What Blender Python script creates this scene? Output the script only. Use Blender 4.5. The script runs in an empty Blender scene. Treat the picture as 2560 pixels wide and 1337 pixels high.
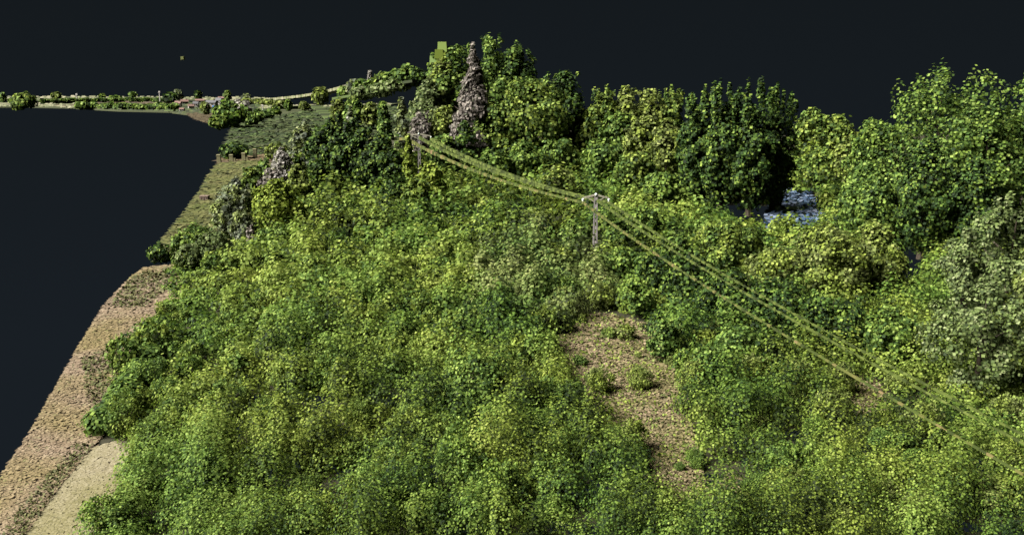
import bpy, math, random
import numpy as np

# ------------------------------------------------------------------ camera, sky, sun, exposure
W, H = 2560.0, 1337.0                 # pixel frame used for layout notes
FPX = 2217.0                          # focal length in those pixels (60 degrees across)
PITCH = math.radians(11.9)
CAMZ = 30.0
SC = bpy.context.scene
COL = SC.collection
cd = bpy.data.cameras.new('camera'); cam = bpy.data.objects.new('camera', cd); COL.objects.link(cam)
cam.location = (0, 0, CAMZ); cam.rotation_euler = (math.pi / 2 - PITCH, 0, 0)
cd.sensor_fit = 'HORIZONTAL'; cd.angle = 2 * math.atan(W / 2 / FPX); cd.clip_start = 0.5; cd.clip_end = 6000
SC.camera = cam
EXPO = 2.45
vs = SC.view_settings
vs.view_transform = 'Standard'; vs.look = 'None'; vs.gamma = 1; vs.use_curve_mapping = False; vs.exposure = EXPO
world = bpy.data.worlds.new('World'); SC.world = world; world.use_nodes = True
wn = world.node_tree.nodes; wl = world.node_tree.links
bg = wn['Background']; bg.inputs['Strength'].default_value = 1.0 / 2 ** EXPO
tc = wn.new('ShaderNodeTexCoord'); sx = wn.new('ShaderNodeSeparateXYZ'); rp = wn.new('ShaderNodeValToRGB'); mr = wn.new('ShaderNodeMapRange')
wl.new(tc.outputs['Generated'], sx.inputs[0]); wl.new(sx.outputs['Z'], mr.inputs['Value'])
mr.inputs['From Min'].default_value = -0.5; mr.inputs['From Max'].default_value = 0.2
wl.new(mr.outputs[0], rp.inputs[0]); wl.new(rp.outputs[0], bg.inputs[0])
rp.color_ramp.elements[0].color = (0.0098, 0.0135, 0.0178, 1); rp.color_ramp.elements[1].color = (0.0068, 0.0092, 0.0110, 1)
rp.color_ramp.elements[0].position = 0.35
SUN = np.array([-0.70, -0.24, 0.66]); SUN /= np.linalg.norm(SUN)
ld = bpy.data.lights.new('sun', 'SUN'); ld.energy = 5.0; ld.angle = math.radians(36); ld.color = (1.0, 0.955, 0.87)
sun = bpy.data.objects.new('sun', ld); COL.objects.link(sun)
from mathutils import Vector
sun.rotation_euler = Vector(SUN).to_track_quat('Z', 'Y').to_euler()
sun.location = (-200, 0, 200)

R = np.random.default_rng(11); random.seed(5)
cP, sP = math.cos(PITCH), math.sin(PITCH)

# ------------------------------------------------------------------ terrain maths
def sstep(a, b, v):
    t = np.clip((np.asarray(v, float) - a) / (b - a), 0, 1); return t * t * (3 - 2 * t)
def terr(x, y):
    x = np.asarray(x, float); y = np.asarray(y, float)
    z = 10.5 * sstep(205, 300, y) * sstep(-75, -25, x)
    z = z + 0.25 * np.sin(x * .19 + 1) * np.sin(y * .13) * (y < 700)
    return z
def proj(x, y, z):
    d = y * cP - (z - CAMZ) * sP; d = np.maximum(d, .01)
    v = (y * sP + (z - CAMZ) * cP) / d
    return W / 2 + FPX * x / d, H / 2 - FPX * v
def ray(px, py):
    u = (px - W / 2) / FPX; v = (H / 2 - py) / FPX
    return np.array([u, cP + v * sP, -sP + v * cP])
def at_y(px, py, Y):                       # point on the sight line at depth Y
    r = ray(px, py); return np.array([0, 0, CAMZ]) + r * (Y / r[1])
def on_ground(px, py):
    r = ray(px, py)
    for Y in np.arange(20, 2500, .5):
        p = np.array([0, 0, CAMZ]) + r * (Y / r[1])
        if p[2] <= float(terr(p[0], p[1])): return p
    return p
def inpoly(px, py, poly):
    px = np.asarray(px); py = np.asarray(py); r = np.zeros(px.shape, bool); n = len(poly)
    for i in range(n):
        x0, y0 = poly[i]; x1, y1 = poly[(i + 1) % n]
        if y0 == y1: continue
        c = ((y0 > py) != (y1 > py)) & (px < (x1 - x0) * (py - y0) / (y1 - y0) + x0); r ^= c
    return r
def vnoise(x, y, s, seed=0):
    x = np.asarray(x) / s; y = np.asarray(y) / s
    xi = np.floor(x).astype(np.int64); yi = np.floor(y).astype(np.int64); fx = x - xi; fy = y - yi
    fx = fx * fx * (3 - 2 * fx); fy = fy * fy * (3 - 2 * fy)
    def h(a, b):
        n = (a * 374761393 + b * 668265263 + seed * 1274126177) & 0x7fffffff
        n = ((n ^ (n >> 13)) * 1274126177) & 0x7fffffff
        return (n & 0xffff) / 65535.
    return (h(xi, yi) * (1 - fx) + h(xi + 1, yi) * fx) * (1 - fy) + (h(xi, yi + 1) * (1 - fx) + h(xi + 1, yi + 1) * fx) * fy

# ------------------------------------------------------------------ materials
def lin(c):
    return tuple(((v / 255.) / 12.92 if v / 255. <= .04045 else ((v / 255. + .055) / 1.055) ** 2.4) for v in c)
def ramp_of(nt, cols, gain):
    r = nt.nodes.new('ShaderNodeValToRGB'); cr = r.color_ramp; n = len(cols)
    while len(cr.elements) < n: cr.elements.new(.5)
    for i, c in enumerate(cols):
        cr.elements[i].position = i / (n - 1); l = lin(c); cr.elements[i].color = (l[0] * gain, l[1] * gain, l[2] * gain, 1)
    return r
def tinted(name, cols, cols2=None, patch=9., trans=.42, rim=.0, gain=.42, rough=.75):
    """per-piece tint attribute -> colour ramp; large soft patches drift between two ramps; outline shade painted on piece margins"""
    m = bpy.data.materials.new(name); m.use_nodes = True; nt = m.node_tree; L = nt.links
    b = nt.nodes['Principled BSDF']; out = nt.nodes['Material Output']
    a = nt.nodes.new('ShaderNodeAttribute'); a.attribute_name = 'tint'
    r1 = ramp_of(nt, cols, gain); L.new(a.outputs['Fac'], r1.inputs[0]); col = r1.outputs[0]
    if cols2:
        r2 = ramp_of(nt, cols2, gain); L.new(a.outputs['Fac'], r2.inputs[0])
        g = nt.nodes.new('ShaderNodeNewGeometry'); n = nt.nodes.new('ShaderNodeTexNoise'); n.inputs['Scale'].default_value = 1. / patch
        n.inputs['Detail'].default_value = 3; L.new(g.outputs['Position'], n.inputs['Vector'])
        mm = nt.nodes.new('ShaderNodeMapRange'); mm.inputs['From Min'].default_value = .4; mm.inputs['From Max'].default_value = .6
        L.new(n.outputs[0], mm.inputs[0])
        mx = nt.nodes.new('ShaderNodeMix'); mx.data_type = 'RGBA'; L.new(mm.outputs[0], mx.inputs['Factor'])
        L.new(col, mx.inputs['A']); L.new(r2.outputs[0], mx.inputs['B']); col = mx.outputs['Result']
    if rim > 0:  # dark outline painted round each piece, imitating depth shading
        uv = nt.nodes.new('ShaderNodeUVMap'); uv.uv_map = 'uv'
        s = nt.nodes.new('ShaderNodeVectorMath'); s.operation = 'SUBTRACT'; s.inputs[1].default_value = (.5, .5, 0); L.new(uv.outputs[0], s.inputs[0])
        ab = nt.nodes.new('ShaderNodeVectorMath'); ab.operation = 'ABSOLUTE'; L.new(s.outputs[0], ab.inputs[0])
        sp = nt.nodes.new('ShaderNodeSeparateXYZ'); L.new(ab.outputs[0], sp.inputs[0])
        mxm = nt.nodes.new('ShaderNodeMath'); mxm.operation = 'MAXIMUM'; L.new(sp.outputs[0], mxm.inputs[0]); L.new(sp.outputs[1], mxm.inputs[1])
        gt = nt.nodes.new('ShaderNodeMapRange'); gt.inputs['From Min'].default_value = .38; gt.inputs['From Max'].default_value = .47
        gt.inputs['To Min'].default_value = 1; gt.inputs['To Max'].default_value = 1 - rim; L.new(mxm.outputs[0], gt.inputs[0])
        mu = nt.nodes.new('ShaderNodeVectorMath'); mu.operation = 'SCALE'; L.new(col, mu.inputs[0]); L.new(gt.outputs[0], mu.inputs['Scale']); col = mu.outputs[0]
    L.new(col, b.inputs['Base Color']); b.inputs['Roughness'].default_value = rough; b.inputs['Specular IOR Level'].default_value = .15
    if trans > 0:
        t = nt.nodes.new('ShaderNodeBsdfTranslucent'); L.new(col, t.inputs[0])
        ms = nt.nodes.new('ShaderNodeMixShader'); ms.inputs[0].default_value = trans
        L.new(b.outputs[0], ms.inputs[1]); L.new(t.outputs[0], ms.inputs[2]); L.new(ms.outputs[0], out.inputs[0])
    return m
def plain(name, c, gain=.32, rough=.8, var=.35, scale=3.):
    m = bpy.data.materials.new(name); m.use_nodes = True; nt = m.node_tree; L = nt.links; b = nt.nodes['Principled BSDF']
    n = nt.nodes.new('ShaderNodeTexNoise'); n.inputs['Scale'].default_value = scale; n.inputs['Detail'].default_value = 5
    tcn = nt.nodes.new('ShaderNodeTexCoord'); L.new(tcn.outputs['Object'], n.inputs['Vector'])
    lo = tuple(v * (1 - var) for v in c); hi = tuple(min(255, v * (1 + var * .6)) for v in c)
    r = ramp_of(nt, [lo, c, hi], gain); L.new(n.outputs[0], r.inputs[0]); L.new(r.outputs[0], b.inputs['Base Color'])
    b.inputs['Roughness'].default_value = rough; b.inputs['Specular IOR Level'].default_value = .2
    return m
M = {}
YEL = [(50, 62, 26), (92, 110, 42), (130, 150, 58), (156, 174, 74), (178, 192, 94)]
GRN = [(36, 54, 28), (64, 92, 42), (94, 124, 54), (118, 148, 68), (150, 174, 94)]
OLV = [(58, 64, 36), (92, 104, 54), (120, 136, 70), (144, 158, 88), (172, 180, 112)]
DRK_SHADE = [(26, 40, 18), (44, 66, 27), (68, 96, 37), (106, 134, 51), (152, 174, 74)]
PAL = [(56, 70, 42), (92, 112, 62), (120, 142, 76), (144, 164, 96), (172, 182, 132)]
GRY = [(52, 58, 54), (88, 98, 84), (112, 124, 100), (134, 142, 122), (160, 164, 150)]
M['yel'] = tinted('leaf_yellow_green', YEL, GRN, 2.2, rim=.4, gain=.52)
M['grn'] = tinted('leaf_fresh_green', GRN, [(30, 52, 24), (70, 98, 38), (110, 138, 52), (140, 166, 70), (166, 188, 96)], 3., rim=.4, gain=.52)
M['drk_shade'] = tinted('leaf_dark_green_shade', DRK_SHADE, [(22, 36, 18), (36, 58, 26), (54, 84, 34), (90, 122, 48), (140, 164, 72)], 3., rim=.4, trans=.34, gain=.48)  # dark leaf green with tree shade put into the colour
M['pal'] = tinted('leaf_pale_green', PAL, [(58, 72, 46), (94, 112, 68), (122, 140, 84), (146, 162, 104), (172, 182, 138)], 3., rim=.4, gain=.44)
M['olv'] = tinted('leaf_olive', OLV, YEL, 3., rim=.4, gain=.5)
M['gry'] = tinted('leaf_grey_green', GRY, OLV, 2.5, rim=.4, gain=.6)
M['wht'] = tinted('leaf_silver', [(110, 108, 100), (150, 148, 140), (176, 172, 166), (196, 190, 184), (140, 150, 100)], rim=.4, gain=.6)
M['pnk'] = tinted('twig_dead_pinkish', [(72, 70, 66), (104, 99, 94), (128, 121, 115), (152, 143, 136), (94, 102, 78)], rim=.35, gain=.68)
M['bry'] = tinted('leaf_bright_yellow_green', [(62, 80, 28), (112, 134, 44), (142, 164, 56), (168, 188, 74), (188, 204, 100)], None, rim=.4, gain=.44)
YEL2 = [(42, 56, 22), (90, 110, 40), (134, 156, 56), (160, 180, 74), (182, 198, 98)]
GRN2 = [(32, 54, 24), (66, 98, 38), (100, 134, 50), (126, 160, 64), (156, 186, 90)]
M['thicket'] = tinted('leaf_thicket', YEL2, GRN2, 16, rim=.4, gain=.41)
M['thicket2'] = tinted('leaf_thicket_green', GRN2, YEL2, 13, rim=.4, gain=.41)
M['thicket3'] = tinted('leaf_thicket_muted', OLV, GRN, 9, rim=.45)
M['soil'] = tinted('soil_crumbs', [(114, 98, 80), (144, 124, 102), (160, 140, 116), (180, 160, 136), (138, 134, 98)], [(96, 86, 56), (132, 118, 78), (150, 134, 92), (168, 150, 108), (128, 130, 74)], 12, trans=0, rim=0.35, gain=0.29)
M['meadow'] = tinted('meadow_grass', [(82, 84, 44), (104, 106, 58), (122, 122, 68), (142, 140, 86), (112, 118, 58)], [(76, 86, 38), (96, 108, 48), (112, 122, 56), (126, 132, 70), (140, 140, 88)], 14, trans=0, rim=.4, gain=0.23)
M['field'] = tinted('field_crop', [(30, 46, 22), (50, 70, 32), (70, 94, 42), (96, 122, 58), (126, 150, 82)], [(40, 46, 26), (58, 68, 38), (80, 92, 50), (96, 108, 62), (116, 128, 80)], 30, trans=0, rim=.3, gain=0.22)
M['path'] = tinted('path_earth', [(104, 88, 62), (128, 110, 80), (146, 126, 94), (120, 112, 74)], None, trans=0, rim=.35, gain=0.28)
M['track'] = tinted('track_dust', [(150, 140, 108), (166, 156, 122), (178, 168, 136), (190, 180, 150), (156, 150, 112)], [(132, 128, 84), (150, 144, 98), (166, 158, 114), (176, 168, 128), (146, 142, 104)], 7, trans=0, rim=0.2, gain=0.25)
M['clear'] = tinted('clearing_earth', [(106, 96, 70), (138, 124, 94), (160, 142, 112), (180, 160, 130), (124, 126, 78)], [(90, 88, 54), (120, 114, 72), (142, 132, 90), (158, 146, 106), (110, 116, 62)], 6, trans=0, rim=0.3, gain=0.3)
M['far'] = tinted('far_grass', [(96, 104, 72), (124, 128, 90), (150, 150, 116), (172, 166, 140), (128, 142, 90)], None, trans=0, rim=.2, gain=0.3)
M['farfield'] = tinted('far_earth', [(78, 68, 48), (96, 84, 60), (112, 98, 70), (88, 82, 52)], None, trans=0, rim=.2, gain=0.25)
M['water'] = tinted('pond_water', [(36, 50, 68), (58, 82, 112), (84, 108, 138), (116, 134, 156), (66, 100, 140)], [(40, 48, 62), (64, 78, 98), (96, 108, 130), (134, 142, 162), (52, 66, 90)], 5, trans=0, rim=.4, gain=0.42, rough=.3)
M['base_soil'] = plain('bare_soil', (96, 80, 58)); M['base_scrub'] = plain('dark_scrub_earth', (58, 56, 36)); M['base_green'] = plain('grass_base', (70, 78, 42))  # scrub base is dark brownish-green earth
M['bark'] = plain('bark', (86, 76, 62)); M['deadbark'] = plain('dead_bark', (120, 108, 98))
M['concrete'] = plain('concrete', (176, 170, 168), gain=.3, scale=2); M['rung'] = plain('pale_concrete', (206, 198, 194), gain=.36, scale=4); M['steel'] = plain('galvanised_steel', (186, 182, 160), gain=.34); M['ceramic'] = plain('white_porcelain', (215, 225, 220), gain=.5, rough=.3, var=.1)
M['wire'] = tinted('cable_weathered', [(62, 74, 32), (92, 108, 46), (116, 132, 60), (132, 146, 74)], None, trans=0, gain=0.25)
M['wire_clump'] = tinted('leaf_clump_olive', [(70, 88, 34), (110, 128, 40), (142, 160, 60), (150, 184, 116)], None, trans=0, gain=0.4)
M['wire_tan'] = tinted('cable_rusty', [(62, 74, 32), (92, 108, 46), (120, 120, 64), (164, 136, 104)], None, trans=0, gain=0.3)
M['post'] = plain('weathered_wood', (150, 146, 104), gain=.26); M['crate'] = plain('pinkish_wood', (160, 138, 124), gain=.25)
M['stray'] = plain('olive_speck', (150, 160, 88), gain=.25)
M['roof_red'] = plain('roof_red', (150, 118, 108), gain=.28); M['roof_grey'] = plain('roof_grey', (110, 110, 114), gain=.3); M['wall_white'] = plain('wall_white', (190, 186, 180), gain=.38); M['tarp'] = plain('blue_sheet', (60, 110, 170), gain=.3); M['glass'] = plain('window_dark', (30, 36, 44), rough=.2)

# ------------------------------------------------------------------ builders
def tag(o, label=None, cat=None, group=None, kind=None):
    if label: o['label'] = label
    if cat: o['category'] = cat
    if group: o['group'] = group
    if kind: o['kind'] = kind
    return o
def link(name, me, parent=None):
    o = bpy.data.objects.new(name, me); COL.objects.link(o)
    if parent is not None: o.parent = parent
    return o
def empty(name, loc):
    o = bpy.data.objects.new(name, None); COL.objects.link(o); o.location = [float(v) for v in loc]; o.empty_display_size = .3
    return o
def quad_mesh(name, C, N, S, T, mat, asp=1.):
    n = len(C); N = N / np.maximum(np.linalg.norm(N, axis=1, keepdims=True), 1e-6)
    U = np.cross(np.array([0, 0, 1.]), N); l = np.linalg.norm(U, axis=1, keepdims=True)
    U = np.where(l < .05, np.array([1., 0, 0]), U / np.maximum(l, 1e-6)); V = np.cross(N, U)
    V /= np.maximum(np.linalg.norm(V, axis=1, keepdims=True), 1e-6)
    S = np.asarray(S)[:, None] * .5
    co = np.empty((n, 4, 3), np.float32)
    co[:, 0] = C - U * S - V * S * asp; co[:, 1] = C + U * S - V * S * asp; co[:, 2] = C + U * S + V * S * asp; co[:, 3] = C - U * S + V * S * asp
    me = bpy.data.meshes.new(name)
    me.vertices.add(4 * n); me.loops.add(4 * n); me.polygons.add(n)
    me.vertices.foreach_set('co', co.ravel()); me.loops.foreach_set('vertex_index', np.arange(4 * n, dtype=np.int32))
    me.polygons.foreach_set('loop_start', np.arange(0, 4 * n, 4, dtype=np.int32))
    a = me.attributes.new('tint', 'FLOAT', 'FACE'); a.data.foreach_set('value', np.asarray(T, np.float32))
    uv = me.attributes.new('uv', 'FLOAT2', 'CORNER'); uv.data.foreach_set('vector', np.tile(np.array([0, 0, 1, 0, 1, 1, 0, 1], np.float32), n))
    me.materials.append(mat); me.update(calc_edges=True)
    return me
def mesh_pd(name, v, f, mat, tint=None):
    me = bpy.data.meshes.new(name); me.from_pydata([tuple(map(float, p)) for p in v], [], f); me.materials.append(mat)
    if tint is not None:
        a = me.attributes.new('tint', 'FLOAT', 'FACE'); a.data.foreach_set('value', np.asarray(tint, np.float32))
    uv = me.attributes.new('uv', 'FLOAT2', 'CORNER'); uv.data.foreach_set('vector', np.full(2 * len(me.loops), .5, np.float32))
    me.update(); return me
class MB:
    def __init__(s): s.v = []; s.f = []; s.t = []
    def add(s, v, f, t=.5):
        b = len(s.v); s.v += [tuple(map(float, p)) for p in v]; s.f += [tuple(i + b for i in q) for q in f]; s.t += [t] * len(f); return s
    def box(s, x0, x1, y0, y1, z0, z1, t=.5, top=1.):
        cx, cy = (x0 + x1) / 2, (y0 + y1) / 2
        q = lambda x, y: (cx + (x - cx) * top, cy + (y - cy) * top)
        a = [(x0, y0, z0), (x1, y0, z0), (x1, y1, z0), (x0, y1, z0)] + [(*q(*p), z1) for p in ((x0, y0), (x1, y0), (x1, y1), (x0, y1))]
        return s.add(a, [(3, 2, 1, 0), (4, 5, 6, 7), (0, 1, 5, 4), (1, 2, 6, 5), (2, 3, 7, 6), (3, 0, 4, 7)], t)
    def beam(s, a, b, w, h=None, w2=None, t=.5):
        a = np.array(a, float); b = np.array(b, float); d = b - a; d /= np.linalg.norm(d); h = h or w; k = 1 if w2 is None else w2 / w
        u = np.cross(d, [0, 0, 1.]); u = np.array([1., 0, 0]) if np.linalg.norm(u) < .05 else u / np.linalg.norm(u); v = np.cross(u, d)
        p = [a - u * w / 2 - v * h / 2, a + u * w / 2 - v * h / 2, a + u * w / 2 + v * h / 2, a - u * w / 2 + v * h / 2]
        p += [b + (q - a) * k for q in p]
        return s.add(p, [(3, 2, 1, 0), (4, 5, 6, 7), (0, 1, 5, 4), (1, 2, 6, 5), (2, 3, 7, 6), (3, 0, 4, 7)], t)
    def tube(s, pts, rad, n=7):
        b = []
        for i, (p, r) in enumerate(zip(pts, rad)):
            p = np.array(p, float); d = np.array(pts[min(i + 1, len(pts) - 1)], float) - np.array(pts[max(i - 1, 0)], float); d /= max(np.linalg.norm(d), 1e-6)
            u = np.cross(d, [.3, 1., .1]); u /= np.linalg.norm(u); v = np.cross(d, u)
            b += [p + r * (math.cos(2 * math.pi * k / n) * u + math.sin(2 * math.pi * k / n) * v) for k in range(n)]
        f = [(i * n + k, i * n + (k + 1) % n, (i + 1) * n + (k + 1) % n, (i + 1) * n + k) for i in range(len(pts) - 1) for k in range(n)]
        f.append(tuple(range((len(pts) - 1) * n, len(pts) * n)))
        return s.add(b, f)
    def mesh(s, name, mat): return mesh_pd(name, s.v, s.f, mat, s.t)
    def obj(s, name, mat, parent=None): return link(name, s.mesh(name, mat), parent)

# ------------------------------------------------------------------ the ground, zone by zone
SOIL = [(-160, 1440), (-80, 1300), (0, 1192), (80, 1072), (205, 852), (260, 762), (330, 690), (362, 668), (440, 660), (465, 720), (385, 830), (335, 930), (285, 1060), (232, 1118), (150, 1215), (62, 1337), (10, 1440)]
TRACK = [(336, 1090), (232, 1118), (150, 1215), (62, 1337), (10, 1440), (250, 1440), (282, 1330), (318, 1180)]
MEAD = [(400, 607), (462, 528), (500, 478), (520, 440), (545, 408), (665, 400), (700, 430), (660, 560), (560, 620), (450, 650), (380, 655)]
PATH = [(540, 410), (552, 396), (640, 390), (720, 380), (720, 396), (680, 403), (600, 408)]
FIELD = [(552, 396), (566, 360), (580, 326), (600, 308), (650, 288), (700, 274), (790, 268), (960, 262), (1050, 290), (1020, 330), (840, 372), (720, 381), (640, 390)]
APRON = [(466, 284), (490, 298), (520, 308), (590, 314), (610, 296), (600, 284), (520, 280)]
CLEAR = [(1370, 890), (1425, 790), (1520, 785), (1630, 815), (1715, 875), (1735, 940), (1715, 1010), (1740, 1100), (1770, 1240), (1720, 1320), (1640, 1240), (1565, 1120), (1490, 1030), (1450, 950)]
CLEAR2 = [(1740, 1250), (1820, 1185), (1905, 1215), (1880, 1300), (1790, 1335)]
CLEAR3 = [(2090, 930), (2170, 930), (2260, 1035), (2200, 1075), (2125, 1010)]
HOLE1 = [(1735, 525), (1850, 508), (1945, 520), (1935, 580), (1880, 578), (1800, 548)]
HOLE2 = [(2215, 700), (2300, 560), (2350, 600), (2330, 690), (2270, 740)]
POND = [(1905, 592), (1915, 530), (1935, 470), (2020, 470), (2060, 510), (2050, 590)]
SCRUB = [(190, 1440), (228, 1330), (275, 1180), (300, 1095), (232, 1118), (235, 1060), (290, 930), (345, 830), (432, 720), (440, 660), (520, 628), (620, 618), (680, 480), (760, 400), (1010, 330), (1040, 240), (2900, 240), (2900, 1440)]
def hole_noise(x, y):
    return (vnoise(x, y, 2.2, 3) * .55 + vnoise(x, y, .9, 8) * .45)
def in_hole(x, y, th=.62):
    px, py = proj(x, y, terr(x, y))
    return inpoly(px, py, HOLE1) | inpoly(px, py, HOLE2) | ((py > 985) & (px > 560) & (hole_noise(x, y) > th))
ZONES = [('soil_field', SOIL, 'base_soil', 'soil'), ('dirt_track', TRACK, 'base_soil', 'track'), ('meadow', MEAD, 'base_green', 'meadow'), ('path', PATH, 'base_soil', 'path'),
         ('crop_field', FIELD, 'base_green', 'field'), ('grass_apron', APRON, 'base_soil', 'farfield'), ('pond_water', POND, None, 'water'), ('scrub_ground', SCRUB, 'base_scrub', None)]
cells = {z[0]: [] for z in ZONES}
for (y0, y1, s, xa, xb) in ((24, 60, .6, -52, 50), (60, 170, .6, -75, 105), (170, 330, 1.5, -130, 200), (330, 960, 5., -420, 40)):
    gx, gy = np.meshgrid(np.arange(xa, xb, s), np.arange(y0, y1 - 1e-6, s)); gx = gx.ravel(); gy = gy.ravel()
    cx, cy = gx + s / 2, gy + s / 2; px, py = proj(cx, cy, terr(cx, cy)); left = np.ones(len(gx), bool)
    for zn, poly, bm_, tm in ZONES:
        k = left & inpoly(px, py, poly); left &= ~k
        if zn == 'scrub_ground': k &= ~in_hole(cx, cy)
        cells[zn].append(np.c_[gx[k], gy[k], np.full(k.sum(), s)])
def sheet(name, cl, mat, drop=.05):
    cl = np.concatenate(cl); idx = {}; v = []; f = []
    for x, y, s in cl:
        q = []
        for ax, ay in ((x, y), (x + s, y), (x + s, y + s), (x, y + s)):
            key = (round(ax * 20), round(ay * 20))
            if key not in idx: idx[key] = len(v); v.append((ax, ay, float(terr(ax, ay)) - drop))
            q.append(idx[key])
        f.append(q)
    return link(name, mesh_pd(name, v, f, mat))
def tiles(name, poly, mat, parent, px_size, dens, bbox, jit=.12, zj=.06, asp=1.):
    """small loose pieces lying on a field, each a thin flake with its own tint and tilt"""
    xs = []; (xa, xb, ya, yb) = bbox; y = ya
    while y < yb:
        s = max(px_size * y / 887., .1); ny = max(s * 8, 4); y2 = min(y + ny, yb); n = int(dens * (xb - xa) * (y2 - y) / s ** 2)
        x = R.uniform(xa, xb, n); yy = R.uniform(y, y2, n); p, q = proj(x, yy, terr(x, yy)); k = inpoly(p, q, poly)
        xs.append(np.c_[x[k], yy[k], s * R.uniform(.7, 1.25, k.sum())]); y = y2
    a = np.concatenate(xs); n = len(a)
    N = np.c_[R.normal(0, jit, n), R.normal(0, jit, n) - .1, np.ones(n)]
    C = np.c_[a[:, 0], a[:, 1], terr(a[:, 0], a[:, 1]) + R.uniform(.0, zj, n) * (1 + a[:, 2])]
    o = link(name, quad_mesh(name, C, N, a[:, 2], R.beta(2, 2, n), M[mat], asp), parent); o['kind'] = 'stuff'; return o
zobj = {}
for zn, poly, bm_, tm in ZONES:
    if bm_: zobj[zn] = tag(sheet(zn, cells[zn], M[bm_]), kind='structure')
# pond: flat water in a hollow
wc = np.concatenate(cells['pond_water']); pw = sheet('pond_water', [wc], M['water'], .25); zobj['pond_water'] = tag(pw, kind='structure')
tiles('ripple', POND, 'water', pw, 4.0, 1.2, (40, 95, 165, 300), .3, .25)
tiles('soil_crumb', SOIL, 'soil', zobj['soil_field'], 3.0, 2.2, (-75, -20, 36, 150), .09, .08)
tiles('gravel', TRACK, 'track', zobj['dirt_track'], 3.0, 3.0, (-52, -16, 36, 75), .05, .03)
tiles('grass_tuft', MEAD, 'meadow', zobj['meadow'], 4.2, 1.6, (-130, -30, 140, 420), .12, .1)
tiles('earth_clod', PATH, 'path', zobj['path'], 4., 1.6, (-150, -60, 340, 470), .1, .1)
tiles('crop_row', FIELD, 'field', zobj['crop_field'], 3.4, 1.4, (-200, -30, 350, 1100), .2, .3)
tiles('grass_tuft', APRON, 'farfield', zobj['grass_apron'], 3., 1.4, (-330, -170, 550, 950), .1, .1)
for pl in ([(236, 1112), (150, 1215), (62, 1337), (10, 1440), (-46, 1440), (14, 1325), (105, 1205), (190, 1112)], [(330, 692), (430, 668), (425, 720), (360, 770), (270, 770)], [(205, 900), (300, 860), (330, 930), (250, 1040), (215, 1000)]):
    tiles('weed', pl, 'meadow', zobj['soil_field'], 2.4, .8, (-75, -16, 36, 150), .6, .3)
for pl in (CLEAR, CLEAR2, CLEAR3): tiles('grass_blade', pl, 'olv', zobj['scrub_ground'], 2.2, .27, (0, 60, 50, 130), .9, .5)
for pl in (CLEAR, CLEAR2, CLEAR3): tiles('dry_grass', pl, 'clear', zobj['scrub_ground'], 2.6, 2.4, (0, 60, 50, 130), .3, .18)

# far land strips beyond the gap
def strip(name, poly, mat, tm, px=3., dens=1.4, z=0.):
    """flat outlying land given by its outline seen on the plane z"""
    pts = []
    for a, b in poly:
        r = ray(a, b); t = (z - CAMZ) / r[2]; pts.append((r[0] * t, r[1] * t, z))
    base = [(p[0], p[1], z - 1.5) for p in pts]; n = len(pts)
    f = [tuple(range(n - 1, -1, -1))] + [(i, (i + 1) % n, n + (i + 1) % n, n + i) for i in range(n)] + [tuple(range(n, 2 * n))]
    o = tag(link(name, mesh_pd(name, pts + base, f[:1] + f[1:], M[mat])), kind='structure')
    A = np.array(poly, float); cnt = int(dens * (A[:, 0].max() - A[:, 0].min()) * (A[:, 1].max() - A[:, 1].min()) / (px * 2.5) ** 2 * 3)
    a = R.uniform(A[:, 0].min(), A[:, 0].max(), cnt); b = R.uniform(A[:, 1].min(), A[:, 1].max(), cnt); k = inpoly(a, b, poly); a = a[k]; b = b[k]
    C = []; S = []
    for u_, v_ in zip(a, b):
        r = ray(u_, v_); t = (z - CAMZ) / r[2]; C.append((r[0] * t, r[1] * t, z + .3)); S.append(px * r[1] * t / 887. * random.uniform(.7, 1.3))
    n = len(C); N = np.c_[R.normal(0, .1, n), R.normal(-.5, .2, n), np.ones(n)]
    t_ = link('grass_tuft', quad_mesh('grass_tuft', np.array(C), N, S, R.random(n), M[tm]), o); t_['kind'] = 'stuff'
    return o
strip('far_meadow', [(-140, 242), (-140, 250), (90, 250), (190, 252), (430, 249), (660, 252), (660, 245), (430, 243), (190, 241.5)], 'base_green', 'far')
strip('far_verge', [(-140, 258), (-140, 267), (80, 267), (190, 269), (200, 259.5), (110, 260), (60, 258)], 'base_green', 'far')
strip('far_ploughed_field', [(110, 265), (190, 269), (300, 267), (440, 268), (440, 258), (330, 255.5), (230, 257.5)], 'base_soil', 'farfield')
strip('far_grass_bank', [(190, 270), (300, 276), (440, 279), (440, 269), (300, 268)], 'base_green', 'field')
strip('village_green', [(430, 280), (480, 286), (620, 288), (700, 272), (650, 258), (440, 256)], 'base_green', 'field')
strip('far_field_edge', [(650, 264), (650, 272), (790, 269), (960, 264), (1000, 258), (820, 262)], 'base_green', 'far')
# the pale lane that climbs to the wooded spur, as a thin bank
mb = MB(); prev = None
LANE = [(640, 249, 1250), (700, 247.5, 1180), (760, 241, 1120), (810, 233, 1080), (850, 223, 1050), (890, 212, 1020)]
px_ = np.interp(np.arange(0, 5.001, .05), range(6), [p[0] for p in LANE]); py_ = np.interp(np.arange(0, 5.001, .05), range(6), [p[1] for p in LANE]); pd_ = np.interp(np.arange(0, 5.001, .05), range(6), [p[2] for p in LANE])
for i in range(len(px_) - 1):
    a = at_y(px_[i], py_[i], pd_[i]); b = at_y(px_[i + 1], py_[i + 1], pd_[i + 1])
    mb.beam(a, b, 14, random.uniform(2.6, 3.4), t=random.random())
tag(mb.obj('climbing_lane', M['far']), kind='structure')
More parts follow.
